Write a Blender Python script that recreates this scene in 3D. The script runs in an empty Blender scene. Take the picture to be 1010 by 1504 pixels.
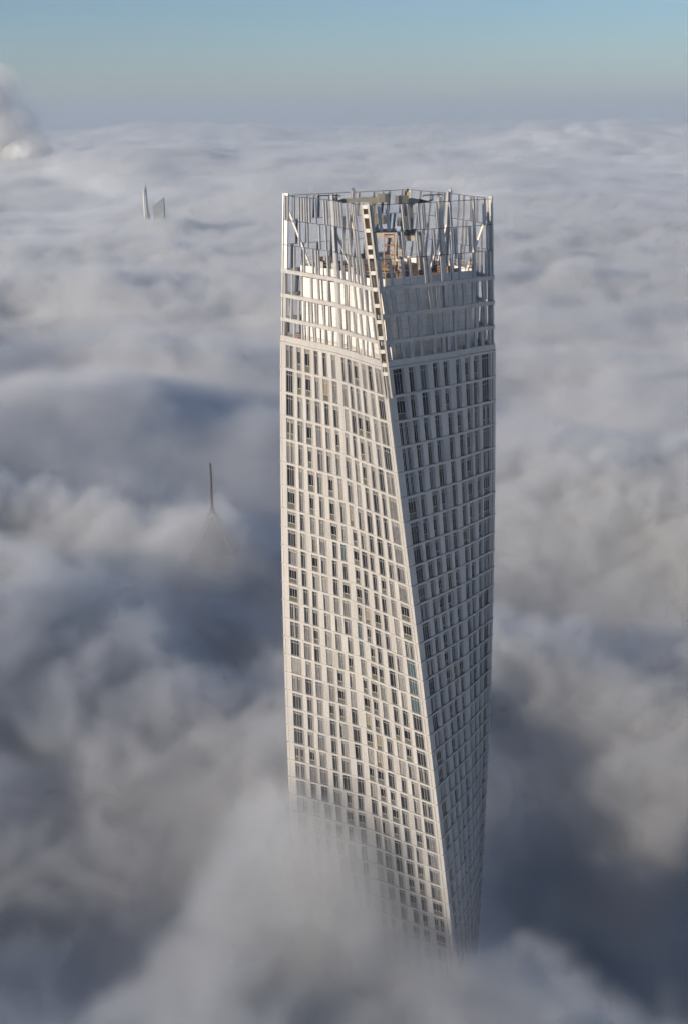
import bpy, bmesh, math, random
import numpy as np
from mathutils import Vector, Matrix

S = bpy.context.scene
R = math.radians
COL = S.collection

# ------------------------------------------------------------------ camera
CAM_Z = 321.0
cam_d = bpy.data.cameras.new('camera')
cam = bpy.data.objects.new('camera', cam_d)
COL.objects.link(cam)
cam_d.sensor_fit = 'VERTICAL'
cam_d.sensor_height = 36.0
cam_d.lens = 36.0 * 1900.9 / 1504.0
cam_d.clip_start = 1.0
cam_d.clip_end = 120000.0
cam.matrix_world = Matrix.Translation((0, 0, CAM_Z)) @ Matrix.Rotation(R(90 - 17.0), 4, 'X') @ Matrix.Rotation(R(-0.667), 4, 'Z')
S.camera = cam

# ------------------------------------------------------------------ sky and sun
SUN_EL, SUN_AZ = 16.5, 234.0          # azimuth clockwise from +Y: behind the camera, well to its left
W = bpy.data.worlds.new('World'); S.world = W
W.use_nodes = True
nt = W.node_tree
sky = nt.nodes.new('ShaderNodeTexSky')
sky.sky_type = 'NISHITA'
sky.sun_disc = False
sky.sun_elevation = R(SUN_EL)
sky.sun_rotation = R(SUN_AZ)
sky.altitude = 300.0
sky.air_density = 1.0
sky.dust_density = 0.2
sky.ozone_density = 5.0
bg = nt.nodes['Background']
nt.links.new(sky.outputs[0], bg.inputs[0])
bg.inputs[1].default_value = 0.070
sl = bpy.data.lights.new('sun', 'SUN')
sl.energy = 5.0
sl.angle = R(0.5)
sl.color = (1.0, 0.83, 0.64)
sun = bpy.data.objects.new('sun', sl)
COL.objects.link(sun)
sd = Vector((math.sin(R(SUN_AZ)) * math.cos(R(SUN_EL)), math.cos(R(SUN_AZ)) * math.cos(R(SUN_EL)), math.sin(R(SUN_EL))))
sun.rotation_euler = sd.to_track_quat('Z', 'Y').to_euler()
sun.location = (-600, -400, 700)

S.view_settings.view_transform = 'Standard'
S.view_settings.look = 'None'
S.view_settings.exposure = 0.55
S.view_settings.gamma = 1.0
S.view_settings.use_curve_mapping = False
S.render.engine = 'CYCLES'
cy = S.cycles
cy.volume_bounces = 3
cy.max_bounces = 8
cy.diffuse_bounces = 3
cy.glossy_bounces = 3
cy.transparent_max_bounces = 16
cy.volume_step_rate = 2.0
cy.volume_max_steps = 128
cy.use_denoising = True
cy.use_adaptive_sampling = True
cy.adaptive_threshold = 0.04
cy.adaptive_min_samples = 12
cy.sample_clamp_indirect = 4.0

# ------------------------------------------------------------------ materials
def mat(name, col=(0.5, 0.5, 0.5), rough=0.6, metal=0.0, noise=0.0, scale=0.5, spec=0.5, streak=1.0):
    m = bpy.data.materials.new(name); m.use_nodes = True
    t = m.node_tree; p = t.nodes['Principled BSDF']
    p.inputs['Base Color'].default_value = (*col, 1)
    p.inputs['Roughness'].default_value = rough
    p.inputs['Metallic'].default_value = metal
    p.inputs['Specular IOR Level'].default_value = spec
    if noise:
        tc = t.nodes.new('ShaderNodeTexCoord')
        n = t.nodes.new('ShaderNodeTexNoise'); n.inputs['Scale'].default_value = scale; n.inputs['Detail'].default_value = 6
        mr = t.nodes.new('ShaderNodeMapRange')
        mr.inputs['From Min'].default_value = 0.3; mr.inputs['From Max'].default_value = 0.7
        mr.inputs['To Min'].default_value = 1 - noise; mr.inputs['To Max'].default_value = 1 + noise
        mx = t.nodes.new('ShaderNodeMix'); mx.data_type = 'RGBA'; mx.blend_type = 'MULTIPLY'
        mx.inputs[0].default_value = 1.0
        mx.inputs[6].default_value = (*col, 1)
        mp = t.nodes.new('ShaderNodeMapping'); mp.inputs['Scale'].default_value = (1, 1, streak)
        t.links.new(tc.outputs['Object'], mp.inputs['Vector']); t.links.new(mp.outputs[0], n.inputs['Vector'])
        t.links.new(n.outputs['Fac'], mr.inputs['Value'])
        t.links.new(mr.outputs[0], mx.inputs[7])
        t.links.new(mx.outputs[2], p.inputs['Base Color'])
    return m

def link_mesh(name, verts, faces, m, parent=None, smooth=False, mi=None):
    me = bpy.data.meshes.new(name)
    me.from_pydata(verts, [], faces)
    for x in (m if isinstance(m, (list, tuple)) else [m]):
        me.materials.append(x)
    if mi is not None:
        me.polygons.foreach_set('material_index', mi)
    if smooth:
        me.polygons.foreach_set('use_smooth', [True] * len(me.polygons))
    o = bpy.data.objects.new(name, me)
    COL.objects.link(o)
    if parent: o.parent = parent
    return o

def tag(o, label=None, cat=None, group=None, kind=None):
    if label: o['label'] = label
    if cat: o['category'] = cat
    if group: o['group'] = group
    if kind: o['kind'] = kind
    return o

# ------------------------------------------------------------------ the twisted tower
TX, TY = 9.29, 240.64                    # axis of the twist
TW, A1, Z1 = 4.88906e-3, -0.0687719, 45.645   # radians per metre; angle at the first slab; depths are metres below the camera
H1, H2 = 4.526, 3.7
PLAN = [(-21.3, -3.0), (-9.2, 10.1), (0.1, 24.3), (11.3, 14.05), (19.0, 5.7), (9.6, -9.8), (-1.0, -23.5), (-10.5, -13.5)]
rng = random.Random(7)

def slab(i):                             # depth of the top of storey i
    return Z1 - 4.83 if i == 0 else Z1 + (min(i, 7) - 1) * H1 + max(i - 7, 0) * H2

def TP(x, y, z):
    a = A1 + TW * (z - Z1)
    c, s = math.cos(a), math.sin(a)
    return (x * c + y * s, -(y * c - x * s), CAM_Z - z)

class Facet:
    def __init__(f, A, B):
        f.A, f.B = Vector(A), Vector(B)
        f.L = (f.B - f.A).length
        f.t = (f.B - f.A) / f.L
        f.n = Vector((-f.t.y, f.t.x))
    def P(f, s, z, o):
        q = f.A + f.t * s + f.n * o
        return TP(q.x, q.y, z)
FAC = [Facet(PLAN[k], PLAN[(k + 1) % 8]) for k in range(8)]

class MB:
    def __init__(b): b.v, b.f, b.m = [], [], []
    def quad(b, p, q, r, s, m=0):
        n = len(b.v); b.v += [p, q, r, s]; b.f.append((n, n + 1, n + 2, n + 3)); b.m.append(m)
    def hexa(b, c, m=0):                 # eight corners: bottom ring then top ring
        n = len(b.v); b.v += c
        for f in ((0, 3, 2, 1), (4, 5, 6, 7), (0, 1, 5, 4), (1, 2, 6, 5), (2, 3, 7, 6), (3, 0, 4, 7)):
            b.f.append(tuple(n + i for i in f)); b.m.append(m)
    def fbox(b, F, s0, s1, z0, z1, o0, o1, m=0):
        b.hexa([F.P(s0, z1, o0), F.P(s1, z1, o0), F.P(s1, z1, o1), F.P(s0, z1, o1),
                F.P(s0, z0, o0), F.P(s1, z0, o0), F.P(s1, z0, o1), F.P(s0, z0, o1)], m)
    def box(b, x0, x1, y0, y1, z0, z1, m=0, T=None):
        c = [(x0, y0, z0), (x1, y0, z0), (x1, y1, z0), (x0, y1, z0), (x0, y0, z1), (x1, y0, z1), (x1, y1, z1), (x0, y1, z1)]
        b.hexa([T(*p) for p in c] if T else c, m)
    def bar(b, p, q, w, d=None, m=0, up=(0, 0, 1)):
        p, q = Vector(p), Vector(q); ax = (q - p).normalized(); d = d or w
        u = Vector(up)
        if abs(ax.dot(u)) > 0.95: u = Vector((0, 1, 0))
        a = ax.cross(u).normalized(); c = a.cross(ax).normalized()
        r = lambda o: [tuple(o + a * i * w / 2 + c * j * d / 2) for i, j in ((-1, -1), (1, -1), (1, 1), (-1, 1))]
        b.hexa(r(p) + r(q), m)
    def tube(b, pts, rad, n=8, m=0):
        pts = [Vector(p) for p in pts]; rad = rad if isinstance(rad, (list, tuple)) else [rad] * len(pts)
        base = len(b.v)
        for k, p in enumerate(pts):
            ax = (pts[min(k + 1, len(pts) - 1)] - pts[max(k - 1, 0)]).normalized()
            u = Vector((1, 0, 0)) if abs(ax.x) < 0.9 else Vector((0, 1, 0))
            a = ax.cross(u).normalized(); c = a.cross(ax)
            for j in range(n):
                t = 2 * math.pi * j / n
                b.v.append(tuple(p + (a * math.cos(t) + c * math.sin(t)) * rad[k]))
        for k in range(len(pts) - 1):
            for j in range(n):
                b.f.append((base + k * n + j, base + k * n + (j + 1) % n, base + (k + 1) * n + (j + 1) % n, base + (k + 1) * n + j)); b.m.append(m)
        b.f.append(tuple(base + j for j in range(n))[::-1]); b.m.append(m)
        b.f.append(tuple(base + (len(pts) - 1) * n + j for j in range(n))); b.m.append(m)
    def build(b, name, mats, parent=None, smooth=False):
        return link_mesh(name, b.v, b.f, mats, parent, smooth, b.m)

def perforated(name, col):
    m = mat(name, col, 0.45, 0.25)
    t = m.node_tree; p = t.nodes['Principled BSDF']
    tc = t.nodes.new('ShaderNodeTexCoord'); sp = t.nodes.new('ShaderNodeSeparateXYZ')
    t.links.new(tc.outputs['Object'], sp.inputs[0])
    a = t.nodes.new('ShaderNodeMath'); a.operation = 'MULTIPLY'; a.inputs[1].default_value = 3.7
    b = t.nodes.new('ShaderNodeMath'); b.operation = 'FRACT'
    c = t.nodes.new('ShaderNodeMath'); c.operation = 'LESS_THAN'; c.inputs[1].default_value = 0.42
    t.links.new(sp.outputs[2], a.inputs[0]); t.links.new(a.outputs[0], b.inputs[0]); t.links.new(b.outputs[0], c.inputs[0])
    mx = t.nodes.new('ShaderNodeMix'); mx.data_type = 'RGBA'
    mx.inputs[6].default_value = (*col, 1); mx.inputs[7].default_value = (col[0] * 0.72, col[1] * 0.75, col[2] * 0.8, 1)
    t.links.new(c.outputs[0], mx.inputs[0]); t.links.new(mx.outputs[2], p.inputs['Base Color'])
    return m

M_panel = mat('white_aluminium', (0.405, 0.403, 0.396), 0.35, 0.12, noise=0.09, scale=0.9, streak=0.12)
M_panel2 = mat('white_aluminium_dusty', (0.355, 0.352, 0.343), 0.42, 0.12, noise=0.14, scale=1.1, streak=0.12)
M_panel3 = mat('white_aluminium_clean', (0.44, 0.438, 0.432), 0.32, 0.12, noise=0.07, scale=0.8, streak=0.12)
M_joint = mat('panel_joint', (0.20, 0.20, 0.20), 0.8)
M_perf = perforated('perforated_sheet', (0.38, 0.38, 0.38))
M_frame = mat('window_frame', (0.40, 0.40, 0.40), 0.45, 0.1)
M_gl = [mat('glass_grey_blind', (0.11, 0.113, 0.12), 0.07, spec=0.22, noise=0.25, scale=1.3),
        mat('glass_black', (0.006, 0.007, 0.009), 0.04, spec=0.25),
        mat('glass_pale_blind', (0.19, 0.19, 0.187), 0.10, spec=0.22, noise=0.2, scale=2.0),
        mat('glass_tan', (0.20, 0.17, 0.12), 0.10),
        mat('glass_teal', (0.05, 0.08, 0.095), 0.05, spec=0.3),
        mat('glass_green', (0.085, 0.09, 0.075), 0.08, spec=0.25),
        mat('glass_slate', (0.020, 0.023, 0.028), 0.05, spec=0.22)]
M_steel = mat('galvanised_steel', (0.42, 0.425, 0.435), 0.42, 0.3, noise=0.12, scale=0.6)
M_perfst = perforated('perforated_steel', (0.44, 0.45, 0.465))
M_cream = mat('cream_primer', (0.40, 0.37, 0.32), 0.6, noise=0.12, scale=0.8)
M_white = mat('white_paint', (0.58, 0.565, 0.53), 0.5, noise=0.06, scale=1.0)
M_pale = mat('pale_steel', (0.40, 0.385, 0.36), 0.5, 0.2, noise=0.10, scale=0.7)
M_brown = mat('timber_brown', (0.17, 0.10, 0.06), 0.85, noise=0.4, scale=0.5)
M_tan = mat('bare_plywood', (0.34, 0.27, 0.19), 0.8, noise=0.3, scale=0.9)
M_dark = mat('dark_steel', (0.05, 0.055, 0.06), 0.5, 0.3)
M_wall = mat('core_panel', (0.62, 0.61, 0.59), 0.4, 0.25, noise=0.06, scale=0.2)
M_conc = mat('concrete', (0.36, 0.35, 0.33), 0.85, noise=0.2, scale=0.4)
M_rail = mat('guard_rail', (0.45, 0.40, 0.37), 0.6, 0.2)

tower = bpy.data.objects.new('twisted_tower', None); COL.objects.link(tower)
tower.location = (TX, TY, 0)
tag(tower, 'tall white skyscraper twisting upward from the cloud with an open steel crown', 'skyscraper')

N_ST = 52                                 # storeys modelled in full; below them the shaft runs on inside the cloud
wall = MB(); cands = []
def window_mb(F, w0, w1, zt, zb, kind, rail, mull):
    fr, pn = MB(), MB()
    o = -0.20
    h = zb - zt
    tr = zt + h * 0.20; rl = zt + h * 0.73
    e = 0.035
    for (a, b_) in ((w0, w0 + e), (w1 - e, w1)): fr.fbox(F, a, b_, zt, zb, o, o + 0.07)
    for (a, b_) in ((zt, zt + e), (zb - e, zb), (tr - 0.035, tr + 0.035)) + (((rl - 0.045, rl + 0.045),) if rail else ()):
        fr.fbox(F, w0 + e, w1 - e, a, b_, o, o + 0.06)
    cuts = [w0 + (w1 - w0) * m_ for m_ in mull]
    for c in cuts: fr.fbox(F, c - 0.024, c + 0.024, zt + e, (rl if rail else zb) - e, o, o + 0.08)
    k_top = 2 if kind in (0, 1, 2, 3) else kind
    if kind in (0, 6) and rng.random() < 0.4: k_top = 0
    g = -0.21
    def pane(z0, z1, k):
        pn.quad(F.P(w0, z1, g), F.P(w1, z1, g), F.P(w1, z0, g), F.P(w0, z0, g), k)
    def halves(z0, z1, k):                # a blind drawn across part of the pane
        if kind in (0, 2, 6) and rng.random() < 0.55 and not rail:
            c = w0 + (w1 - w0) * rng.uniform(0.2, 0.4); d = 6 if k != 6 else 1
            pn.quad(F.P(w0, z1, g), F.P(c, z1, g), F.P(c, z0, g), F.P(w0, z0, g), d)
            pn.quad(F.P(c, z1, g), F.P(w1, z1, g), F.P(w1, z0, g), F.P(c, z0, g), k)
        else: pane(z0, z1, k)
    pane(zt, tr, k_top)
    if rail: pane(tr, rl, kind); pane(rl, zb, 5)
    else: halves(tr, zb, kind)
    return fr, pn

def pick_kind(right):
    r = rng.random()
    if right: return 1 if r < 0.24 else 0 if r < 0.36 else 4 if r < 0.42 else 6  # darker panes on the shaded right side; its shade put into the colours
    if r < 0.24: return 1
    if r < 0.47: return 0
    if r < 0.56: return 2
    if r < 0.58: return 3
    if r < 0.60: return 4
    return 6

for fi, F in enumerate(FAC):
    nb = {0: 6, 1: 6, 2: 5, 3: 4}.get(fi, max(4, round(F.L / 2.9)))
    wide_first = fi % 2 == 0; wide_last = fi % 2 == 1      # corners alternate with folds
    m0, m1 = (1.05 if wide_first else 0.25), (1.05 if wide_last else 0.25)
    drift = [0.0] * nb
    streak = [6] * nb
    for i in range(N_ST):
        zt0, zb = slab(i), slab(i + 1)
        zt = zt0 + 0.44
        s = 0.0
        usable = F.L - m0 - m1
        ww = [1.0] * nb
        if wide_first: ww[0] = 1.28
        if wide_last: ww[-1] = 1.28
        tot = sum(ww)
        x = m0
        wins = []
        for k in range(nb):
            p = usable * ww[k] / tot
            if rng.random() < 0.5: drift[k] = rng.uniform(-0.34, 0.34)
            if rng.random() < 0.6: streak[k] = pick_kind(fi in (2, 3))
            wide = ww[k] > 1.1
            w = 1.95 if wide else rng.choice((0.92, 1.0, 1.1, 1.35))
            c = x + p * 0.48 + (drift[k] if not wide else 0.0)
            if wide and rng.random() < 0.33:
                wins.append((c - 0.98, c - 0.16, streak[k], (0.5,))); wins.append((c + 0.28, c + 1.0, streak[k], (0.55,)))
            else:
                wins.append((c - w / 2, c + w / 2, streak[k], (0.36, 0.66) if wide else (0.62,)))
            x += p
        # wall of this storey
        cur = 0.0
        for (w0, w1, kd, mu) in wins:
            if w0 > cur + 0.05:
                gcut = cur + 0.14 if cur > 0 and w0 - cur > 0.4 else None
                if gcut:
                    wall.quad(F.P(cur, zb, 0), F.P(gcut, zb, 0), F.P(gcut, zt, 0), F.P(cur, zt, 0), 0)
                    wall.quad(F.P(gcut, zb, -0.05), F.P(gcut + 0.05, zb, -0.05), F.P(gcut + 0.05, zt, -0.05), F.P(gcut, zt, -0.05), 1)
                    wall.quad(F.P(gcut + 0.05, zb, 0), F.P(w0, zb, 0), F.P(w0, zt, 0), F.P(gcut + 0.05, zt, 0), rng.choice((0, 0, 0, 3, 3, 4, 4)))
                else:
                    wall.quad(F.P(cur, zb, 0), F.P(w0, zb, 0), F.P(w0, zt, 0), F.P(cur, zt, 0), 0)
            wall.quad(F.P(w0, zb, 0), F.P(w0, zb, -0.25), F.P(w0, zt, -0.25), F.P(w0, zt, 0), 0)
            st = 0.26
            wall.quad(F.P(w1, zb, -0.25), F.P(w1 + st, zb, 0), F.P(w1 + st, zt, 0), F.P(w1, zt, -0.25), 2)
            wall.quad(F.P(w0, zb, 0), F.P(w1 + st, zb, 0), F.P(w1, zb, -0.25), F.P(w0, zb, -0.25), 0)   # sill
            cur = w1 + st
            wall.fbox(F, cur + 0.005, cur + 0.075, zt, zb, -0.2, 0.10, 0)   # proud jamb
            cur += 0.08
            rail = kd == 1 or (kd == 3)
            a, b_, c_, d_ = (Vector(F.P(w0, zb, 0)), Vector(F.P(w1, zb, 0)), Vector(F.P(w1, zt, 0)), Vector(F.P(w0, zt, 0)))
            off = Vector((TX, TY, 0)); pr = []
            for q in (a, b_, c_, d_):
                q = q + off - Vector((0, 0, CAM_Z))
                dep = q.y * math.cos(R(17)) - q.z * math.sin(R(17))
                pr.append((q.x / dep, (q.z * math.cos(R(17)) + q.y * math.sin(R(17))) / dep))
            ar = sum(pr[j][0] * pr[(j + 1) % 4][1] - pr[(j + 1) % 4][0] * pr[j][1] for j in range(4)) / 2
            cands.append((ar, F, w0, w1, zt, zb, kd, rail, mu))
        wall.quad(F.P(cur, zb, 0), F.P(F.L, zb, 0), F.P(F.L, zt, 0), F.P(cur, zt, 0), 0)
zlow = slab(N_ST)
for k, F in enumerate(FAC):               # the shaft on down to the street
    zz = [zlow + (CAM_Z - zlow) * j / 24 for j in range(25)]
    for j in range(24):
        wall.quad(F.P(0, zz[j + 1], 0), F.P(F.L, zz[j + 1], 0), F.P(F.L, zz[j], 0), F.P(0, zz[j], 0), 0)
wall.build('wall', [M_panel, M_joint, M_perf, M_panel2, M_panel3], tower)

cands.sort(key=lambda c: -c[0])
rest = MB()
for j, c in enumerate(cands):
    fr, pn = window_mb(*c[1:])
    if j < 99:
        w = fr.build('window', M_frame, tower)
        pn.build('pane', M_gl, w)
    else:
        for src, sh in ((fr, 0), (pn, 1)):
            n = len(rest.v); rest.v += src.v; rest.f += [tuple(n + q for q in f) for f in src.f]; rest.m += [q + sh for q in src.m]
tag(rest.build('window', [M_frame] + M_gl, tower), kind='stuff')

def ring(b, z0, z1, o0, o1, m=0, ext=0.0):
    for k, F in enumerate(FAC):
        corner0, corner1 = k % 2 == 0, k % 2 == 1
        b.fbox(F, -ext if corner0 else 0.0, F.L + (ext if corner1 else 0.0), z0, z1, o0, o1, m)
for i in range(N_ST + 1):
    b = MB(); z = slab(i)
    ring(b, z + 0.10, z + 0.47, -0.3, 0.07, 0, 0.05)
    ring(b, z, z + 0.095, -0.3, 0.16, 0, 0.28)
    b.build('floor_band', M_panel, tower)
for k in (0, 2, 4, 6):                    # slim corner columns
    b = MB()
    Fa, Fb = FAC[k], FAC[k - 1]
    for i in range(N_ST):
        z0, z1 = slab(i) + 0.475, slab(i + 1) - 0.005
        b.fbox(Fb, Fb.L - 0.62, Fb.L + 0.06, z0, z1, -0.1, 0.09)
        b.fbox(Fb, Fb.L - 0.90, Fb.L - 0.68, z0, z1, -0.1, 0.012, 1)
        b.fbox(Fa, 0.09, 0.42, z0, z1, -0.1, 0.06)
    b.build('corner_column', [M_panel, M_joint], tower)

# ---- crown
CZ = [40.8, 36.35, 31.9, 27.4, 22.9, 18.4, 14.0]
b = MB()
ring(b, 39.75, 40.78, -0.35, 0.03, 0, 0.02); ring(b, 39.68, 39.745, -0.40, 0.09, 0, 0.08)
b.build('parapet', M_panel, tower)
for z in CZ[1:4]:
    b = MB(); ring(b, z, z + 0.62, -0.5, 0.06); ring(b, z - 0.06, z - 0.004, -0.5, 0.10)
    b.build('crown_beam', M_panel, tower)
for z in CZ[4:]:
    b = MB()
    for F in FAC: b.tube([F.P(0, z, -0.2), F.P(F.L, z, -0.2)], 0.05, 6)
    b.build('crown_rail', M_dark, tower)
fins = []
for fi, F in enumerate(FAC):
    for lv in range(6):
        zb, zt = CZ[lv], CZ[lv + 1]
        solid = lv < 3
        x = rng.uniform(0.9, 1.6)
        while x < F.L - 0.9:
            if solid or rng.random() < 0.7:
                wd = (rng.uniform(0.34, 0.48) if fi < 2 else rng.uniform(0.5, 0.75)) if solid else rng.uniform(0.24, 0.40)
                q = MB()
                z0, z1 = (zt + 0.62, zb - (1.12 if lv == 0 else 0.065)) if solid else (zt + 0.1, zb - (0.07 if lv == 3 else 0.1))
                lean = rng.uniform(-0.25, 0.25) if solid else 0.0
                d1 = 0.02
                def fp(s, z, o, x=x, z0=z0, z1=z1, lean=lean, F=F): return F.P(s + lean * (z - z0) / (z1 - z0), z, o)
                # a channel: a perforated face between two flanges
                for (s0, s1, o0, o1, mm) in ((x, x + 0.09, -0.42, d1, 0), (x + 0.094, x + wd - 0.004, d1 - 0.10, d1 - 0.03, 1), (x + wd, x + wd + 0.05, -0.30, d1, 0)):
                    q.hexa([fp(s0, z1, o0), fp(s1, z1, o0), fp(s1, z1, o1), fp(s0, z1, o1), fp(s0, z0, o0), fp(s1, z0, o0), fp(s1, z0, o1), fp(s0, z0, o1)], mm)
                fins.append(((0 if fi < 4 else 1, -(z1 - z0) * wd), q, solid))
            x += (rng.choice((1.9, 2.2, 2.5, 3.3)) if fi < 2 else rng.choice((1.7, 2.1, 2.4, 3.0))) if solid else rng.choice((0.9, 1.1, 1.5, 2.3, 3.0))
fins.sort(key=lambda q: q[0])
restf = MB()
for j, (_, q, solid) in enumerate(fins):
    if j < 98: q.build('crown_fin', [M_panel if solid else M_steel, M_perf if solid else M_perfst], tower)
    else:
        n = len(restf.v); restf.v += q.v; restf.f += [tuple(n + t for t in f) for f in q.f]; restf.m += q.m
tag(restf.build('crown_fin', [M_steel, M_perfst], tower), kind='stuff')

def twist_post(b, px, py, z0, z1, ux, uy, hw, hd, m=0, steps=6):
    """a post that follows the twist: px, py plan point; ux, uy its face direction"""
    n = Vector((ux, uy)).normalized(); t = Vector((n.y, -n.x))
    for j in range(steps):
        a, c = z0 + (z1 - z0) * j / steps, z0 + (z1 - z0) * (j + 1) / steps
        ringp = lambda z: [TP(px + t.x * i * hw + n.x * k * hd, py + t.y * i * hw + n.y * k * hd, z) for i, k in ((-1, -1), (1, -1), (1, 1), (-1, 1))]
        b.hexa(ringp(c) + ringp(a), m)
for k, (px, py) in enumerate(PLAN):
    n = Vector((px, py)).normalized()
    b = MB()
    if k in (2, 6):                       # open ladder columns at the two long corners
        t = Vector((n.y, -n.x))
        for sgn in (-1, 1):
            twist_post(b, px - n.x * 0.35 + t.x * sgn * 0.54, py - n.y * 0.35 + t.y * sgn * 0.54, 13.7, 46.0, n.x, n.y, 0.15, 0.42)
        twist_post(b, px - n.x * 0.72, py - n.y * 0.72, 14.4, 46.0, n.x, n.y, 0.388, 0.04, 1)
        o = b.build('crown_column', [M_pale, M_tan], tower)
        z = 13.9
        while z < 44:
            q = MB(); cx, cy_ = px - n.x * 0.10, py - n.y * 0.10
            twist_post(q, cx, cy_, z, z + 0.62, n.x, n.y, 0.386, 0.2, 0, 1); q.build('rung', M_white, o)
            z += rng.choice((1.5, 2.1, 2.3, 2.7))
    elif k in (0, 4):                     # H-section end columns
        twist_post(b, px * 0.985, py * 0.985, 13.6, 40.7, n.x, n.y, 0.25, 0.09)
        twist_post(b, px * 0.985 - n.x * 0.85, py * 0.985 - n.y * 0.85, 13.6, 40.7, n.x, n.y, 0.25, 0.09)
        twist_post(b, px * 0.985 - n.x * 0.425, py * 0.985 - n.y * 0.425, 13.6, 40.7, n.x, n.y, 0.07, 0.323)
        b.build('crown_column', M_steel, tower)
    else:
        twist_post(b, px * 0.96, py * 0.96, 13.2, 40.7, n.x, n.y, 0.36, 0.12)
        twist_post(b, px * 0.96 - n.x * 0.24, py * 0.96 - n.y * 0.24, 13.6, 40.7, n.x, n.y, 0.10, 0.115)
        twist_post(b, px * 0.96 - n.x * 0.50, py * 0.96 - n.y * 0.50, 13.6, 40.7, n.x, n.y, 0.30, 0.14)
        b.build('crown_column', M_steel, tower)
    b = MB()                              # raking brace from column head to roof edge
    q = Vector((px, py)); tt = Vector((-n.y, n.x))
    in_ = q * (0.74 if k != 1 else 0.62) + tt * 0.9
    b.bar(TP(px * 0.93, py * 0.93, 17.0 if k in (0, 4) else 19.5), TP(in_.x, in_.y, 27.2), 0.34, 0.34)
    b.build('brace', M_white, tower)

b = MB()                                  # white wing wall beside the near ladder column
for j in range(4):
    z0, z1 = 28.6 + j * 3.1, 28.6 + j * 3.1 + 3.09
    c = [(0.5, 21.2), (1.9, 22.0), (2.0, 21.83), (0.6, 21.03)]
    b.hexa([TP(x, y, z1) for x, y in c] + [TP(x, y, z0) for x, y in c])
b.build('wing_wall', M_white, tower)

# drum of plant rooms inside the crown, with the roof deck on it
DR = [(-17.9, -4.6), (-17.3, -1.4), (-9.6, 5.6), (-7.0, 8.9), (-2.2, 17.6), (-0.8, 19.3), (1.2, 19.3), (3.0, 17.6), (15.2, 5.6), (15.4, 3.6), (8.3, -8.0), (0.6, -19.0), (-1.6, -19.0), (-9.0, -11.2)]
AD = -0.160                               # the drum itself does not twist
def DP(x, y, z):
    c, s = math.cos(AD), math.sin(AD)
    return (x * c + y * s, -(y * c - x * s), CAM_Z - z)
def drum_wall_mat():
    m = mat('core_panel_joints', (0.70, 0.695, 0.68), 0.30, 0.1)
    t = m.node_tree; p = t.nodes['Principled BSDF']
    tc = t.nodes.new('ShaderNodeTexCoord'); sp = t.nodes.new('ShaderNodeSeparateXYZ'); t.links.new(tc.outputs['Object'], sp.inputs[0])
    def line(sock, pitch, wdt):
        a = t.nodes.new('ShaderNodeMath'); a.operation = 'DIVIDE'; a.inputs[1].default_value = pitch
        f = t.nodes.new('ShaderNodeMath'); f.operation = 'FRACT'; l = t.nodes.new('ShaderNodeMath'); l.operation = 'LESS_THAN'; l.inputs[1].default_value = wdt
        t.links.new(sock, a.inputs[0]); t.links.new(a.outputs[0], f.inputs[0]); t.links.new(f.outputs[0], l.inputs[0]); return l.outputs[0]
    mxx = t.nodes.new('ShaderNodeMath'); mxx.operation = 'MAXIMUM'
    t.links.new(line(sp.outputs[2], 1.48, 0.045), mxx.inputs[0]); t.links.new(line(sp.outputs[0], 1.9, 0.03), mxx.inputs[1])
    mx = t.nodes.new('ShaderNodeMix'); mx.data_type = 'RGBA'
    mx.inputs[6].default_value = (0.70, 0.695, 0.68, 1); mx.inputs[7].default_value = (0.40, 0.395, 0.39, 1)
    t.links.new(mxx.outputs[0], mx.inputs[0]); t.links.new(mx.outputs[2], p.inputs['Base Color'])
    return m
M_drum = drum_wall_mat()
b = MB(); nD = len(DR)
for k in range(nD):
    A, B = DR[k], DR[(k + 1) % nD]
    b.quad(DP(*A, 46.0), DP(*B, 46.0), DP(*B, 26.5), DP(*A, 26.5))
    ia, ib = (A[0] * 0.975, A[1] * 0.975), (B[0] * 0.975, B[1] * 0.975)
    b.quad(DP(*A, 26.5), DP(*B, 26.5), DP(*ib, 26.5), DP(*ia, 26.5))
    b.quad(DP(*ia, 26.5), DP(*ib, 26.5), DP(*ib, 27.7), DP(*ia, 27.7))
b.build('core_wall', M_drum, tower)
b = MB(); nv = [DP(x * 0.975, y * 0.975, 27.5) for x, y in DR]
b.v += nv; b.f.append(tuple(range(nD))); b.m.append(0)
b.build('roof_deck', M_brown, tower)
b = MB()
b.v += [TP(x * 0.985, y * 0.985, 41.2) for x, y in PLAN]; b.f.append(tuple(range(8))); b.m.append(0)
b.build('gallery_floor', M_conc, tower)
b = MB()                                  # guard rail round the roof
for k in range(nD):
    A, B = Vector(DR[k]) * 0.985, Vector(DR[(k + 1) % nD]) * 0.985
    L = (B - A).length; n = max(1, int(L / 1.5))
    for zz in (25.4, 25.95): b.bar(DP(*A, zz), DP(*B, zz), 0.06)
    for j in range(n):
        q = A.lerp(B, j / n); b.bar(DP(*q, 26.5), DP(*q, 25.35), 0.07)
        if rng.random() < 0.45:           # sheeting tied to the rail
            q2 = A.lerp(B, (j + 0.8) / n); q1 = A.lerp(B, (j + 0.1) / n)
            b.quad(DP(*q1, 26.45), DP(*q2, 26.45), DP(*q2, 25.5), DP(*q1, 25.5), 1 if rng.random() < 0.6 else 2)
b.build('guard_rail', [M_rail, M_conc, mat('rust_sheet', (0.24, 0.11, 0.08), 0.8)], tower)
b = MB()                                  # guard rail round the open gallery
for F in FAC[:5]:
    n = int(F.L / 1.2)
    for zz in (39.1, 39.4): b.bar(F.P(0.4, zz, -0.75), F.P(F.L - 0.4, zz, -0.75), 0.05)
    for j in range(n): b.bar(F.P(0.4 + j * 1.2, 41.1, -0.75), F.P(0.4 + j * 1.2, 39.05, -0.75), 0.05)
b.build('guard_rail', M_rail, tower)
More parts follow.
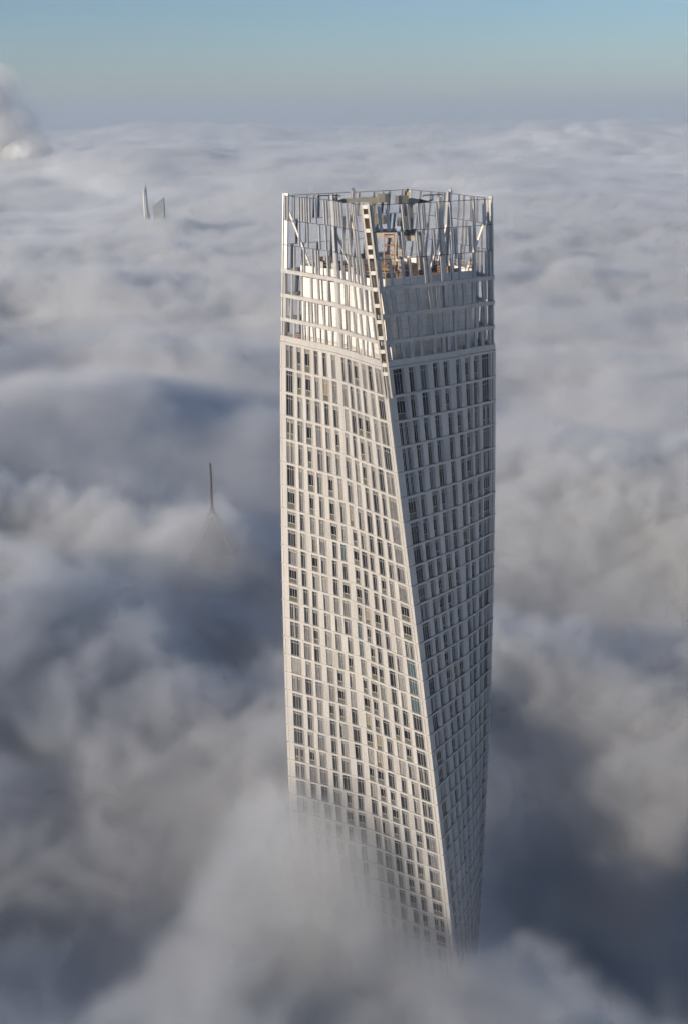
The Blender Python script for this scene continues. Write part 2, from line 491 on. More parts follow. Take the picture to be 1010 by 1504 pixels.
for (x0, x1, yy, m_) in ((1.2, 5.6, -2.6, M_cream), (-3.1, 0.9, 4.2, M_cream)):   # portals that carry the cleaning cranes
    b = MB()
    for yo in (0.0, 4.4 if yy < 0 else 3.6):
        for xx in (x0, x1 - 0.75): b.box(xx, xx + 0.75, yy + yo, yy + yo + 0.7, CAM_Z - 27.5, CAM_Z - 21.7)
        b.box(x0, x1, yy + yo, yy + yo + 0.7, CAM_Z - 21.69, CAM_Z - 20.7)
    for xx in (x0, x1 - 0.75): b.box(xx, xx + 0.75, yy + 0.705, yy + (4.395 if yy < 0 else 3.595), CAM_Z - 21.6, CAM_Z - 20.8)
    b.box(x0 - 0.2, x1 + 0.2, yy - 0.1, yy + 5.1, CAM_Z - 20.69, CAM_Z - 20.45, 1)
    b.build('portal_frame', [m_, M_dark], tower)
# ------------------------------------------------------------------ cleaning cranes on the roof portals
M_olive = mat('crane_olive', (0.25, 0.245, 0.20), 0.5, 0.1, noise=0.1, scale=0.8)
M_black = mat('black_rubber', (0.015, 0.015, 0.017), 0.5)
M_wt = mat('counterweight_grey', (0.09, 0.095, 0.10), 0.6)
def W2(x, y, z): return (TX + x, TY + y, CAM_Z - z)
def crane(base, label, jib_ang, jib_len, group):
    o = bpy.data.objects.new('cleaning_crane', None); COL.objects.link(o); o.location = base
    o.rotation_euler = (0, 0, jib_ang)
    tag(o, label, 'crane', group)
    b = MB(); b.box(-1.3, 1.3, -0.75, 0.75, 0.0, 0.3); b.box(-0.85, 0.85, -0.6, 0.6, 0.305, 0.7)
    for i in (-1, 1):
        for j in (-1, 1): b.tube([(i * 1.1, j * 0.78, 0.12), (i * 1.1, j * 0.9, 0.12)], 0.2, 10)
    b.build('base', M_dark, o)
    b = MB(); b.box(-0.42, -0.05, -0.3, 0.3, 0.705, 5.3); b.box(0.06, 0.38, -0.3, 0.3, 0.705, 5.3)
    for k in range(5): b.box(-0.046, 0.056, -0.24, 0.24, 1.0 + k * 0.9, 1.2 + k * 0.9)
    b.build('mast', M_olive, o)
    b = MB(); b.box(0.44, 1.7, -0.8, 0.8, 1.3, 2.8); b.box(0.5, 1.6, -0.7, 0.7, 2.805, 2.95)
    h = b.build('machine_house', M_olive, o)
    b = MB(); b.box(1.705, 2.3, -0.78, 0.78, 1.32, 2.78); b.build('counterweight', M_wt, o)
    b = MB(); b.box(-jib_len, 0.75, -0.26, 0.26, 5.31, 6.0); b.box(-jib_len * 0.55, 0.6, -0.2, 0.2, 6.004, 6.18)
    b.box(-0.75, 0.65, -0.5, 0.5, 5.0, 5.305)
    j = b.build('jib', M_olive, o)
    b = MB(); b.tube([(-jib_len - 0.05, 0, 5.6), (-jib_len - 0.9, 0, 5.5)], [0.42, 0.36], 12); b.tube([(-jib_len - 0.95, 0, 5.5), (-jib_len - 1.7, 0, 5.45)], [0.30, 0.2], 12)
    b.build('slewing_head', M_black, o)
    b = MB(); b.bar((-jib_len - 1.75, 0, 5.4), (-jib_len - 3.0, 0, 5.75), 0.22); b.bar((-jib_len - 3.0, 0, 5.6), (-jib_len - 3.0, 0, 6.6), 0.16)
    b.tube([(-jib_len - 5.1, 0, 6.35), (-jib_len - 4.9, 0, 6.6), (-jib_len - 1.1, 0, 6.6), (-jib_len - 0.9, 0, 6.35)], 0.10, 6)
    b.build('spreader_bar', M_dark, o)
    b = MB(); b.box(0.76, 2.0, -0.72, 0.72, 5.2, 6.7); b.build('machine_house', M_olive, o)
    b = MB(); b.box(2.005, 2.75, -0.70, 0.70, 5.22, 6.68); b.build('counterweight', M_wt, o)
    return o
crane(W2(-3.2, 4.4, 20.45), 'olive cleaning crane with a long jib reaching left above the crown', R(8), 5.2, 'window cleaning cranes on the roof')
crane(W2(3.3, -0.6, 20.45), 'olive cleaning crane with a folded short jib over the beige portal frame', R(205), 1.6, 'window cleaning cranes on the roof')

# ------------------------------------------------------------------ building clutter on the roof
def clutter(name, label, cat, loc, rz, parts, mats):
    b = MB()
    for p in parts: b.box(*p)
    o = b.build(name, mats); o.location = loc; o.rotation_euler = (0, 0, rz)
    return tag(o, label, cat)
clutter('air_handling_unit', 'long dark air handling unit lying on the left of the roof', 'ventilation unit', W2(-11.2, 0.6, 27.5), R(-38),
        [(-3.5, 3.5, -0.9, 0.9, 0.15, 1.5), (-3.6, 3.6, -1.0, 1.0, 1.505, 1.65), (-2.9, -1.6, -0.6, 0.6, 1.655, 2.0), (0.4, 1.8, -0.6, 0.6, 1.655, 2.1), (-3.2, -2.9, -0.8, 0.8, 0, 0.145), (2.9, 3.2, -0.8, 0.8, 0, 0.145)], M_dark)
clutter('timber_stack', 'brown timber stack on the roof behind the ladder column', 'timber', W2(-0.2, -8.5, 27.5), R(20),
        [(-2.4, 2.4, -0.6 + 0.3 * k, -0.33 + 0.3 * k, 0.3 * j, 0.3 * j + 0.27) for k in range(4) for j in range(3)], M_tan)
clutter('timber_stack', 'dark planks piled on the right of the roof by the rail', 'timber', W2(9.2, -1.0, 27.5), R(-40),
        [(-2.2, 2.2, -0.5 + 0.27 * k, -0.26 + 0.27 * k, 0.3 * j, 0.3 * j + 0.27) for k in range(4) for j in range(4)], M_brown)
clutter('equipment_crate', 'plywood crate on the roof under the left portal frame', 'crate', W2(-1.4, 2.2, 27.5), R(12),
        [(-0.9, 0.9, -0.6, 0.6, 0.12, 1.5), (-0.96, 0.96, -0.66, -0.605, 0.1, 0.3), (-0.96, 0.96, -0.66, -0.605, 1.3, 1.55), (-0.8, -0.6, -0.6, 0.6, 0, 0.115), (0.6, 0.8, -0.6, 0.6, 0, 0.115)], M_tan)
clutter('generator', 'dark grey generator on the roof at the foot of the right portal frame', 'generator', W2(7.6, 2.6, 27.5), R(-20),
        [(-1.4, 1.4, -0.6, 0.6, 0.2, 1.6), (-1.2, -0.7, -0.3, 0.3, 1.605, 2.1), (-1.5, 1.5, -0.65, -0.605, 0.1, 0.35), (-1.2, -0.9, -0.5, 0.5, 0, 0.195), (0.9, 1.2, -0.5, 0.5, 0, 0.195)], M_dark)
b = MB()                                  # scaffold tower between the portals
for i in (-1, 1):
    for j in (-1, 1): b.tube([(i * 0.9, j * 0.6, 0), (i * 0.9, j * 0.6, 7.6)], 0.06, 6)
for k in range(4):
    z = 1.8 * k + 1.6
    for j in (-1, 1): b.bar((-0.9, j * 0.6, z), (0.9, j * 0.6, z), 0.09); b.bar((-0.9, j * 0.6, z), (0.9, j * 0.6, z - 1.5), 0.06)
    for i in (-1, 1): b.bar((i * 0.9, -0.6, z), (i * 0.9, 0.6, z), 0.09)
    b.box(-0.85, 0.85, -0.5, 0.5, z + 0.05, z + 0.11)
o = b.build('scaffold_tower', mat('scaffold_rust', (0.30, 0.17, 0.11), 0.7, 0.3)); o.location = W2(-0.6, -3.4, 27.5)
tag(o, 'rusty scaffold tower on the roof between the two portal frames', 'scaffold')

# ------------------------------------------------------------------ people working on the tower
def person(label, loc, rz, top, legs, helmet):
    """one skinned body; jacket, trousers and helmet are its clothing"""
    skin = mat('skin', (0.35, 0.21, 0.14), 0.6)
    def skinned(name, pts, edges, rads, m, parent=None, root=0):
        me = bpy.data.meshes.new(name); me.from_pydata(pts, edges, []); me.materials.append(m)
        o = bpy.data.objects.new(name, me); COL.objects.link(o)
        if parent: o.parent = parent
        sk = o.modifiers.new('skin', 'SKIN'); sk.use_smooth_shade = True
        for k, r in enumerate(rads): me.skin_vertices[0].data[k].radius = (r, r)
        me.skin_vertices[0].data[root].use_root = True
        o.modifiers.new('sub', 'SUBSURF').render_levels = 1
        return o
    P = [(0, 0, 0.95), (0, 0.01, 1.15), (0, 0.0, 1.38), (0, -0.01, 1.50), (0, -0.03, 1.58), (0, -0.03, 1.70),
         (0.19, 0, 1.40), (0.25, -0.05, 1.13), (0.22, -0.24, 0.98), (-0.19, 0, 1.40), (-0.25, -0.05, 1.13), (-0.22, -0.24, 0.98),
         (0.10, 0, 0.88), (0.11, -0.02, 0.48), (0.12, 0.03, 0.08), (0.13, -0.15, 0.05), (-0.10, 0, 0.88), (-0.11, -0.03, 0.48), (-0.12, 0.03, 0.08), (-0.13, -0.15, 0.05)]
    E = [(0, 1), (1, 2), (2, 3), (3, 4), (4, 5), (2, 6), (6, 7), (7, 8), (2, 9), (9, 10), (10, 11), (0, 12), (12, 13), (13, 14), (14, 15), (0, 16), (16, 17), (17, 18), (18, 19)]
    RD = [0.14, 0.13, 0.14, 0.06, 0.09, 0.10, 0.065, 0.05, 0.035, 0.065, 0.05, 0.035, 0.09, 0.065, 0.045, 0.04, 0.09, 0.065, 0.045, 0.04]
    o = skinned('person', P, E, RD, skin); o.location = loc; o.rotation_euler = (0, 0, rz)
    tag(o, label, 'person')
    skinned('jacket', [P[0], P[1], P[2], P[6], P[7], (0.225, -0.2, 1.01), P[9], P[10], (-0.225, -0.2, 1.01)], [(0, 1), (1, 2), (2, 3), (3, 4), (4, 5), (2, 6), (6, 7), (7, 8)],
            [0.165, 0.155, 0.165, 0.08, 0.065, 0.05, 0.08, 0.065, 0.05], mat('jacket', top, 0.8), o)
    skinned('trousers', [(0, 0, 0.93), P[12], P[13], P[14], P[16], P[17], P[18]], [(0, 1), (1, 2), (2, 3), (0, 4), (4, 5), (5, 6)],
            [0.16, 0.105, 0.08, 0.06, 0.105, 0.08, 0.06], mat('trousers', legs, 0.8), o)
    b = MB(); b.tube([(0, -0.03, 1.72), (0, -0.03, 1.78), (0, -0.03, 1.84)], [0.135, 0.12, 0.05], 12); b.build('helmet', mat('helmet', helmet, 0.4), o, True)
    return o
def gal(F, s, off): v = F.P(s, 41.2, off); return (TX + v[0], TY + v[1], v[2])
person('person in a red jacket standing in the gallery at the left end of the crown', gal(FAC[0], 3.2, -1.7), R(-40), (0.45, 0.03, 0.03), (0.04, 0.05, 0.08), (0.6, 0.6, 0.6))
person('person in a dark red jacket in the gallery right of the ladder column', gal(FAC[2], 2.4, -1.6), R(30), (0.38, 0.03, 0.03), (0.03, 0.03, 0.04), (0.1, 0.1, 0.12))
person('person in a black jacket in the gallery near the right end of the crown', gal(FAC[3], 4.8, -1.7), R(50), (0.02, 0.02, 0.025), (0.05, 0.05, 0.06), (0.05, 0.05, 0.05))
person('person in a navy jacket and orange trousers on the roof under the right portal frame', W2(-0.4, -9.6, 27.5) if False else W2(0.6, -10.5, 27.5), R(10), (0.02, 0.03, 0.07), (0.8, 0.20, 0.03), (0.5, 0.4, 0.1))

# ------------------------------------------------------------------ what else pokes out of the cloud
M_spire = mat('spire_bronze', (0.07, 0.06, 0.052), 0.5, 0.3)
sp = bpy.data.objects.new('spired_tower', None); COL.objects.link(sp); sp.location = (-53.2, 502, 0)
tag(sp, 'building almost drowned in cloud showing a thin dark spire on a ribbed pyramid roof', 'skyscraper')
b = MB(); b.tube([(0, 0, 168.0), (0, 0, 188.0), (0, 0, 188.01), (0, 0, 188.6)], [0.58, 0.38, 0.46, 0.42], 10); b.tube([(0, 0, 188.6), (0, 0, 190.2)], [0.06, 0.03], 6)
b.build('spire', M_spire, sp)
b = MB()
for i, j in ((-1, -1), (1, -1), (1, 1), (-1, 1)):
    b.bar((i * 0.5, j * 0.5, 168.6), (i * 8.5, j * 8.5, 152.0), 0.55)
for k in range(4):
    h = 0.5 + 2.0 * (k + 1); z = 168.6 - (h - 0.5) * 16.6 / 8
    for q in range(4):
        c = [(-h, -h), (h, -h), (h, h), (-h, h)]
        b.bar((*c[q], z), (*c[(q + 1) % 4], z), 0.3)
for i, j in ((0, -1), (0, 1), (1, 0), (-1, 0)): b.bar((i * 0.5, j * 0.5, 168.4), (i * 8.3, j * 8.3, 152.0), 0.3)
b.box(-0.9, 0.9, -0.9, 0.9, 168.0, 169.0); b.bar((0.9, -0.5, 168.8), (1.1, -0.6, 170.3), 0.2); b.bar((-0.8, -0.5, 168.8), (-0.9, -0.6, 169.7), 0.25)
b.build('roof_frame', mat('roof_rib', (0.16, 0.14, 0.125), 0.6), sp)
b = MB()
v = [(-7.6, -7.6, 152.2), (7.6, -7.6, 152.2), (7.6, 7.6, 152.2), (-7.6, 7.6, 152.2), (0, 0, 166.6)]
b.v += v; b.f += [(0, 1, 4), (1, 2, 4), (2, 3, 4), (3, 0, 4)]; b.m += [0] * 4
b.build('roof', mat('roof_slate', (0.07, 0.075, 0.08), 0.6), sp)
b = MB(); b.box(-9, 9, -9, 9, 0, 150.0); b.box(-9.6, 9.6, -9.6, 9.6, 150.004, 151.9)
b.build('wall', M_conc, sp)

sail = bpy.data.objects.new('sail_tower', None); COL.objects.link(sail); sail.location = (-401, 2737, 0)
tag(sail, 'far white tower tip with two slim curved masts standing out of the cloud', 'skyscraper')
for x, q in ((-2.2, 0), (2.4, 4.0)):
    b = MB(); n = 12
    pts = [(x * (1 + 0.5 * (1 - (k / n)) ** 2) + 3.0 * (1 - k / n) ** 2, q, 182 * (k / n) ** 0.9 + 0.3) for k in range(n + 1)]
    b.tube(pts, [3.4 - 1.9 * k / n for k in range(n + 1)], 8); b.build('mast', M_white, sail, True)
b = MB(); b.box(-3.6, 4.2, -1, 5, 178, 179.2); b.box(-2.6, 3.2, -0.5, 4.5, 171, 172); b.tube([(1.6, 2, 179.2), (1.6, 2, 194.5)], [0.8, 0.4], 6); b.tube([(1.6, 2, 185.5), (1.6, 2, 187.5)], 1.3, 8); b.tube([(1.6, 2, 180.5), (1.6, 2, 182.5)], 1.4, 8)
b.build('antenna', M_dark, sail)
b = MB(); b.hexa([(-6, 6, 0), (30, 6, 0), (22, 40, 0), (-2, 40, 0), (-1.5, 5.5, 150), (4, 5.5, 150), (3, 12, 150), (-1, 12, 150)]); b.build('wall', M_white, sail)

wd = bpy.data.objects.new('wedge_roofed_tower', None); COL.objects.link(wd); wd.location = (-352, 2600, 0)
tag(wd, 'faint dark wedge of a roof rising from the cloud right of the far white masts', 'skyscraper')
b = MB(); b.hexa([(-14, 0, 158), (7, 0, 158), (7, 16, 158), (-14, 16, 158), (-13.5, 0, 158.4), (7, 0, 172.5), (7, 10, 172.5), (-13.5, 16, 158.4)]); b.build('roof', mat('roof_dark', (0.20, 0.215, 0.24), 0.6), wd)
b = MB(); b.box(-14, 7, 0.02, 15.98, 0, 157.9); b.build('wall', mat('dark_cladding', (0.20, 0.215, 0.24), 0.7), wd)
# ------------------------------------------------------------------ the sea of cloud
def hash2(ix, iy, seed):
    h = (ix.astype(np.int64) * 374761393 + iy.astype(np.int64) * 668265263 + seed * 1442695041) & 0xFFFFFFFF
    h = ((h ^ (h >> 13)) * 1274126177) & 0xFFFFFFFF
    return ((h ^ (h >> 16)) & 0xFFFF) / 65535.0

def perlin(x, y, seed):
    ix, iy = np.floor(x), np.floor(y)
    fx, fy = x - ix, y - iy
    u = fx ** 3 * (fx * (fx * 6 - 15) + 10); v = fy ** 3 * (fy * (fy * 6 - 15) + 10)
    def g(dx, dy):
        a = hash2(ix + dx, iy + dy, seed) * 2 * np.pi
        return np.cos(a) * (fx - dx) + np.sin(a) * (fy - dy)
    a = g(0, 0) * (1 - u) + g(1, 0) * u
    b = g(0, 1) * (1 - u) + g(1, 1) * u
    return (a * (1 - v) + b * v) * 1.5

BUMPS = [  # x, y, radius x, radius y, height: the larger rolls and hollows of the cloud top
    (130, 610, 100, 70, 34), (92, 478, 80, 32, -58), (66, 400, 40, 24, 20), (72, 285, 46, 74, -56),
    (34, 184, 105, 22, 38), (-15, 233, 13, 16, 40), (-27, 222, 15, 14, 20), (-4, 221, 13, 12, 26), (8, 212, 13, 12, 16), (38, 224, 24, 26, 22), (16, 218, 40, 20, 12), (-42, 292, 34, 46, -24), (-98, 405, 40, 48, 22),
    (-40, 620, 50, 60, -34), (-140, 735, 80, 70, 30), (-110, 950, 95, 50, 24), (-120, 1190, 150, 80, -52), (-230, 1800, 160, 150, -46), (-60, 2300, 160, 160, -40), (-420, 2300, 180, 150, -30),
    (-320, 1420, 140, 100, 30), (-60, 180, 60, 20, -10), (-53, 496, 26, 24, 31), (-20, 440, 30, 40, -14),
    (-365, 2640, 130, 130, 38), (-338, 2585, 48, 48, 26), (300, 6300, 520, 260, 80), (1150, 5900, 520, 240, 95), (2000, 6300, 520, 280, 90), (-760, 6700, 240, 200, 75), (-1500, 9500, 700, 500, 110),
]

def cloud_top(x, y, spacing):
    """altitude of the cloud top over (x, y); octaves finer than the sampling are left out"""
    d = np.hypot(x, y)
    wx = x + 60 * perlin(x / 260, y / 260, 11) + 18 * perlin(x / 80, y / 80, 12)
    wy = y + 60 * perlin(x / 260 + 7, y / 260, 13) + 18 * perlin(x / 80 + 3, y / 80, 14)
    h = np.full_like(x, 158.0)
    far = np.clip((d - 700) / 2500, 0, 1)
    h += (26 + 52 * far) * perlin(wx / 1400, wy / 1100, 1) * (0.35 + far)
    h += (13 + 14 * far) * perlin(wx / 420, wy / 330, 2)
    h += 14 * (0.5 - np.abs(perlin(wx / 210, wy / 170, 3)) * 1.6)
    if spacing < 60: h += 11 * (0.5 - np.abs(perlin(wx / 95, wy / 80, 4)) * 1.6)
    if spacing < 25: h += 6.0 * (0.5 - np.abs(perlin(wx / 44, wy / 40, 5)) * 1.6)
    if spacing < 12: h += 2.6 * (0.5 - np.abs(perlin(wx / 20, wy / 19, 6)) * 1.6)
    for bx, by, rx, ry, bh in BUMPS:
        h += bh * np.exp(-((x - bx) / rx) ** 2 - ((y - by) / ry) ** 2)
    return h

def grid_patch(x0, x1, y0, y1, s):
    nx, ny = int(round((x1 - x0) / s)) + 1, int(round((y1 - y0) / s)) + 1
    X, Y = np.meshgrid(np.linspace(x0, x1, nx), np.linspace(y0, y1, ny))
    return nx, ny, X, Y, cloud_top(X, Y, s)

cloud_m = bpy.data.materials.new('cloud_core'); cloud_m.use_nodes = True
_p = cloud_m.node_tree.nodes['Principled BSDF']
_p.inputs['Base Color'].default_value = (0.72, 0.75, 0.79, 1)
_p.inputs['Roughness'].default_value = 1.0
_p.inputs['Specular IOR Level'].default_value = 0.0

def volume_mat(name, sigma, col=(0.855, 0.885, 0.92), g=0.2):
    m = bpy.data.materials.new(name); m.use_nodes = True
    t = m.node_tree; t.nodes.clear()
    out = t.nodes.new('ShaderNodeOutputMaterial')
    v = t.nodes.new('ShaderNodeVolumePrincipled')
    v.inputs['Color'].default_value = (*col, 1)
    v.inputs['Density'].default_value = sigma
    v.inputs['Anisotropy'].default_value = g
    t.links.new(v.outputs[0], out.inputs['Volume'])
    return m

class NG:
    """small helper that writes a geometry node tree"""
    def __init__(self, name):
        self.t = bpy.data.node_groups.new(name, 'GeometryNodeTree')
        self.t.interface.new_socket('Geometry', in_out='INPUT', socket_type='NodeSocketGeometry')
        self.t.interface.new_socket('Geometry', in_out='OUTPUT', socket_type='NodeSocketGeometry')
        self.out = self.t.nodes.new('NodeGroupOutput')
    def put(self, sock, v):
        if isinstance(v, bpy.types.NodeSocket): self.t.links.new(v, sock)
        else: sock.default_value = v
    def math(self, op, a, b=None, c=None, clamp=False):
        n = self.t.nodes.new('ShaderNodeMath'); n.operation = op; n.use_clamp = clamp
        for i, v in enumerate((a, b, c)):
            if v is not None: self.put(n.inputs[i], v)
        return n.outputs[0]
    def noise(self, vec, scale, detail=3.0, rough=0.5, twist=0.0):
        n = self.t.nodes.new('ShaderNodeTexNoise')
        self.put(n.inputs['Vector'], vec)
        n.inputs['Scale'].default_value = scale; n.inputs['Detail'].default_value = detail; n.inputs['Roughness'].default_value = rough; n.inputs['Distortion'].default_value = twist
        return n.outputs[0]

def cloud_volume(name, carrier, nx, ny, x0, y0, s, lo, hi, res, mtl, ramp, n1, n2, depth, wedge=None, mist=None, torn=None):
    """a voxel cloud whose top follows the heights kept on a hidden-free carrier mesh, roughened by 3-D noise"""
    G = NG(name + '_nodes'); t = G.t
    oi = t.nodes.new('GeometryNodeObjectInfo'); oi.inputs[0].default_value = carrier
    pos = t.nodes.new('GeometryNodeInputPosition')
    sep = t.nodes.new('ShaderNodeSeparateXYZ'); t.links.new(pos.outputs[0], sep.inputs[0])
    X, Y, Z = sep.outputs
    w1 = G.math('SUBTRACT', G.noise(pos.outputs[0], 1.0 / n1[0], 3), 0.5)
    gx = G.math('DIVIDE', G.math('SUBTRACT', G.math('ADD', X, G.math('MULTIPLY', w1, n1[0] * 0.5)), x0), s)
    gy = G.math('DIVIDE', G.math('SUBTRACT', G.math('SUBTRACT', Y, G.math('MULTIPLY', w1, n1[0] * 0.3)), y0), s)
    gx = G.math('MINIMUM', G.math('MAXIMUM', gx, 0.0), nx - 1.001)
    gy = G.math('MINIMUM', G.math('MAXIMUM', gy, 0.0), ny - 1.001)
    ix, iy = G.math('FLOOR', gx), G.math('FLOOR', gy)
    fx, fy = G.math('SUBTRACT', gx, ix), G.math('SUBTRACT', gy, iy)
    base = G.math('MULTIPLY_ADD', iy, float(nx), ix)
    at = t.nodes.new('GeometryNodeInputNamedAttribute'); at.data_type = 'FLOAT'; at.inputs[0].default_value = 'top'
    def samp(k):
        n = t.nodes.new('GeometryNodeSampleIndex'); n.data_type = 'FLOAT'; n.domain = 'POINT'
        t.links.new(oi.outputs['Geometry'], n.inputs['Geometry'])
        t.links.new(at.outputs[0], n.inputs['Value'])
        t.links.new(G.math('ADD', base, float(k)), n.inputs['Index'])
        return n.outputs[0]
    def lerp(a, b, f): return G.math('MULTIPLY_ADD', G.math('SUBTRACT', b, a), f, a)
    h = lerp(lerp(samp(0), samp(1), fx), lerp(samp(nx), samp(nx + 1), fx), fy)
    w2 = G.math('SUBTRACT', G.noise(pos.outputs[0], 1.0 / n2[0], 4, 0.6), 0.5)
    hh = G.math('ADD', h, G.math('ADD', G.math('MULTIPLY', w1, n1[1]), G.math('MULTIPLY', w2, n2[1])))
    under = G.math('SUBTRACT', hh, Z)
    d = G.math('DIVIDE', under, ramp, clamp=True)
    d = G.math('POWER', d, 1.3)
    if torn:   # wisps: the thin outer layer is eaten into by fine twisted noise
        w3 = G.noise(pos.outputs[0], 1.0 / torn[0], 5, 0.62, torn[2])
        w3 = G.math('MULTIPLY_ADD', w3, 2.3, -0.65, clamp=True)
        d = G.math('DIVIDE', G.math('SUBTRACT', d, G.math('MULTIPLY', w3, torn[1])), 1.0 - 0.62 * torn[1], clamp=True)
    if mist:   # a thin ragged veil lying above the cloud top
        wm = G.noise(pos.outputs[0], 1.0 / mist[0], 4, 0.55)
        m = G.math('SUBTRACT', 1.0, G.math('DIVIDE', G.math('SUBTRACT', Z, h), mist[1]), clamp=True)
        m = G.math('MULTIPLY', G.math('MULTIPLY', m, m), G.math('MULTIPLY', G.math('SUBTRACT', wm, mist[3]), mist[2] / (1 - mist[3]), clamp=True))
        d = G.math('MAXIMUM', d, m)
    keep = G.math('LESS_THAN', G.math('SUBTRACT', h, Z), depth)
    d = G.math('MULTIPLY', d, keep)
    if wedge:
        ok = G.math('LESS_THAN', G.math('ABSOLUTE', X), G.math('MULTIPLY_ADD', Y, wedge[0], wedge[1]))
        d = G.math('MULTIPLY', d, ok)
    vc = t.nodes.new('GeometryNodeVolumeCube')
    G.put(vc.inputs['Density'], d)
    vc.inputs['Background'].default_value = 0.0
    vc.inputs['Min'].default_value = lo; vc.inputs['Max'].default_value = hi
    for k, r_ in zip('XYZ', res): vc.inputs['Resolution ' + k].default_value = int(r_)
    sm = t.nodes.new('GeometryNodeSetMaterial'); sm.inputs['Material'].default_value = mtl
    t.links.new(vc.outputs[0], sm.inputs[0]); t.links.new(sm.outputs[0], G.out.inputs[0])
    vd = bpy.data.volumes.new(name)
    o = bpy.data.objects.new(name, vd); COL.objects.link(o)
    vd.materials.append(mtl)
    o.modifiers.new('cloud', 'NODES').node_group = t
    return o

def cloud_sheet(name, x0, x1, y0, y1, s, sink):
    nx, ny, X, Y, Hh = grid_patch(x0, x1, y0, y1, s)
    me = bpy.data.meshes.new(name)
    V = np.stack([X, Y, np.minimum(Hh - sink, 150.0) if s < 10 else Hh - sink], -1).reshape(-1, 3)
    i = np.arange(nx * ny).reshape(ny, nx)
    F = np.stack([i[:-1, :-1], i[:-1, 1:], i[1:, 1:], i[1:, :-1]], -1).reshape(-1, 4)
    me.from_pydata(V.tolist(), [], F.tolist())
    a = me.attributes.new('top', 'FLOAT', 'POINT'); a.data.foreach_set('value', Hh.reshape(-1).astype(np.float32))
    me.polygons.foreach_set('use_smooth', [True] * len(me.polygons))
    me.materials.append(cloud_m)
    o = bpy.data.objects.new(name, me); COL.objects.link(o)
    return o, nx, ny

NEAR = (-1100, 1100, -160, 645, 5.0)
MID = (-1700, 1700, 640, 3040, 12.0)
FAR = (-5000, 5000, 3030, 13030, 50.0)
near_o, nnx, nny = cloud_sheet('cloud_sea', *NEAR, 44)
mid_o, mnx, mny = cloud_sheet('cloud_sea', *MID, 46)
far_o, fnx, fny = cloud_sheet('cloud_sea', *FAR, 30)
end_o, _, _ = cloud_sheet('cloud_sea', -16000, 16000, 12980, 42980, 250.0, 20)
for o, l in ((near_o, 'grey blue cloud billowing close around the twisted tower'), (mid_o, 'rolling cloud sea in the middle distance behind the tower'), (far_o, 'pale flat cloud sea stretching away under the horizon'), (end_o, 'thin pale band of cloud along the horizon')):
    tag(o, l, 'cloud', kind='stuff')
v_near = cloud_volume('cloud_mist', near_o, nnx, nny, NEAR[0], NEAR[2], NEAR[4], (-250, 40, 70), (260, 640, 242), (190, 220, 74),
                      volume_mat('cloud_near', 0.12), 26.0, (64.0, 34.0), (26.0, 18.0), 115.0, torn=(20.0, 0.8, 1.2), mist=(55.0, 46.0, 0.15, 0.44))
v_mid = cloud_volume('cloud_mist', mid_o, mnx, mny, MID[0], MID[2], MID[4], (-1250, 640, 70), (1250, 3040, 250), (400, 380, 52),
                     volume_mat('cloud_mid', 0.06), 30.0, (120.0, 50.0), (46.0, 26.0), 78.0, torn=(40.0, 0.75, 1.0), mist=(240.0, 58.0, 0.07, 0.42), wedge=(0.42, 60.0))
v_far = cloud_volume('cloud_mist', far_o, fnx, fny, FAR[0], FAR[2], FAR[4], (-3900, 3040, 70), (3900, 13000, 330), (300, 380, 34),
                     volume_mat('cloud_far', 0.045), 24.0, (330.0, 80.0), (130.0, 44.0), 80.0, wedge=(0.30, 60.0))
for o, l in ((v_near, 'soft mist on the cloud close around the twisted tower'), (v_mid, 'soft mist on the rolling cloud behind the tower'), (v_far, 'soft mist on the far cloud towards the horizon')):
    tag(o, l, 'mist', kind='stuff')

def cumulus(name, blobs, lo, hi, res, mtl, label):
    """a heaped cloud: ellipsoids joined and eaten into by noise"""
    G = NG(name + '_nodes'); t = G.t
    pos = t.nodes.new('GeometryNodeInputPosition')
    best = None
    for c, r in blobs:
        a = t.nodes.new('ShaderNodeVectorMath'); a.operation = 'SUBTRACT'; t.links.new(pos.outputs[0], a.inputs[0]); a.inputs[1].default_value = c
        b_ = t.nodes.new('ShaderNodeVectorMath'); b_.operation = 'DIVIDE'; t.links.new(a.outputs[0], b_.inputs[0]); b_.inputs[1].default_value = r
        l = t.nodes.new('ShaderNodeVectorMath'); l.operation = 'LENGTH'; t.links.new(b_.outputs[0], l.inputs[0])
        v = G.math('SUBTRACT', 1.0, l.outputs['Value'])
        best = v if best is None else G.math('SMOOTH_MAX', best, v, 0.15)
    w1 = G.math('SUBTRACT', G.noise(pos.outputs[0], 1 / 110.0, 5, 0.6), 0.5)
    d = G.math('MULTIPLY', G.math('MULTIPLY_ADD', w1, 0.95, best), 1.7, clamp=True)
    vc = t.nodes.new('GeometryNodeVolumeCube'); G.put(vc.inputs['Density'], d)
    vc.inputs['Background'].default_value = 0.0; vc.inputs['Min'].default_value = lo; vc.inputs['Max'].default_value = hi
    for k, r_ in zip('XYZ', res): vc.inputs['Resolution ' + k].default_value = r_
    sm = t.nodes.new('GeometryNodeSetMaterial'); sm.inputs['Material'].default_value = mtl
    t.links.new(vc.outputs[0], sm.inputs[0]); t.links.new(sm.outputs[0], G.out.inputs[0])
    vd = bpy.data.volumes.new(name); o = bpy.data.objects.new(name, vd); COL.objects.link(o); vd.materials.append(mtl)
    o.modifiers.new('cloud', 'NODES').node_group = t
    return tag(o, label, 'cloud', kind='stuff')
SHADE_BANK = [((-500, -160, 150), (140, 180, 208)), ((-590, 60, 150), (130, 190, 222)), ((-680, 300, 150), (140, 210, 230)), ((-790, 560, 150), (150, 230, 240))]  # unseen cloud added out of view to shade the near cloud deck
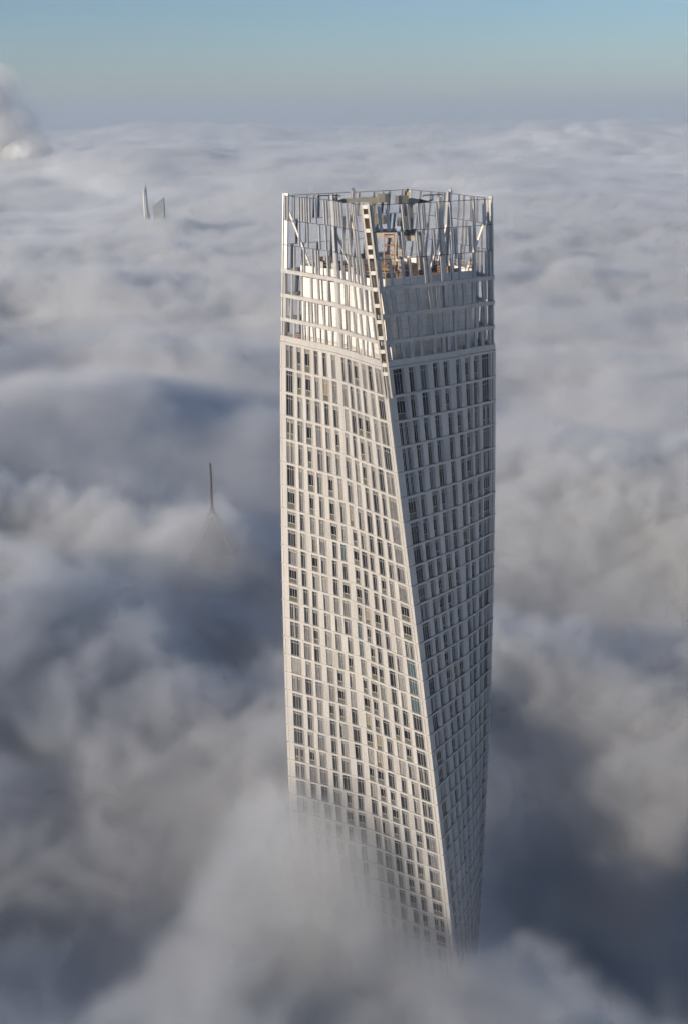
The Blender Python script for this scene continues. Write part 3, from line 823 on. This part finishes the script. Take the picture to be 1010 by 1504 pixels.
cumulus('added_shade_bank', SHADE_BANK, (-1000, -400, 100), (-340, 820, 440), (44, 80, 24), volume_mat('added_shade_bank', 0.02), 'unseen bank of cloud added left of the view to shade the cloud near the tower')
HEAP = [((-1230, 4500, 170), (330, 260, 130)), ((-1180, 4480, 280), (210, 170, 140)), ((-1160, 4460, 400), (120, 110, 110)), ((-1330, 4520, 360), (190, 160, 170)), ((-1050, 4450, 200), (130, 130, 110))]
cumulus('cumulus_cloud', HEAP, (-1700, 4150, 110), (-860, 4850, 545), (84, 60, 42), volume_mat('cloud_heap', 0.022, (1.0, 0.99, 0.965), 0.0), 'cream lit heap of cloud towering above the horizon at the far left')
bm = bmesh.new()  # opaque core added inside the heap to bounce light and brighten it
for c, r in HEAP:
    q = bmesh.ops.create_icosphere(bm, subdivisions=4, radius=1.0)
    for v in q['verts']:
        d = v.co.copy()
        k = 0.52 + 0.06 * float(perlin(np.array([d.x * 2.2 + c[0]]), np.array([d.y * 2.2 + d.z * 1.7]), 21)[0])
        v.co = Vector((c[0] + d.x * r[0] * k, c[1] + d.y * r[1] * k, max(c[2] + d.z * r[2] * k, 60)))
me = bpy.data.meshes.new('cumulus_cloud'); bm.to_mesh(me); bm.free(); me.materials.append(cloud_m)
me.polygons.foreach_set('use_smooth', [True] * len(me.polygons))
o = bpy.data.objects.new('cumulus_cloud', me); COL.objects.link(o)
tag(o, 'solid core added inside the cream cloud heap at the far left to bounce light', 'cloud', kind='stuff')
# ------------------------------------------------------------------ ground under the cloud, and the air
gm = mat('desert_ground', (0.32, 0.27, 0.21), 0.9, noise=0.2, scale=0.01)
tag(link_mesh('ground', [(-45000, -5000, 0), (45000, -5000, 0), (45000, 45000, 0), (-45000, 45000, 0)], [(0, 1, 2, 3)], gm), kind='structure')

def haze_box(x0, x1, y0, y1, z0, z1, density, col):
    V = [(x, y, z) for z in (z0, z1) for y in (y0, y1) for x in (x0, x1)]
    F = [(0, 2, 3, 1), (4, 5, 7, 6), (0, 1, 5, 4), (2, 6, 7, 3), (0, 4, 6, 2), (1, 3, 7, 5)]
    m = volume_mat('haze', density, col, 0.0)
    return tag(link_mesh('haze', V, F, m), kind='stuff')
haze_box(-46000, 46000, -6000, 46000, -1.0, 560.0, 1.15e-4, (0.43, 0.52, 0.63))
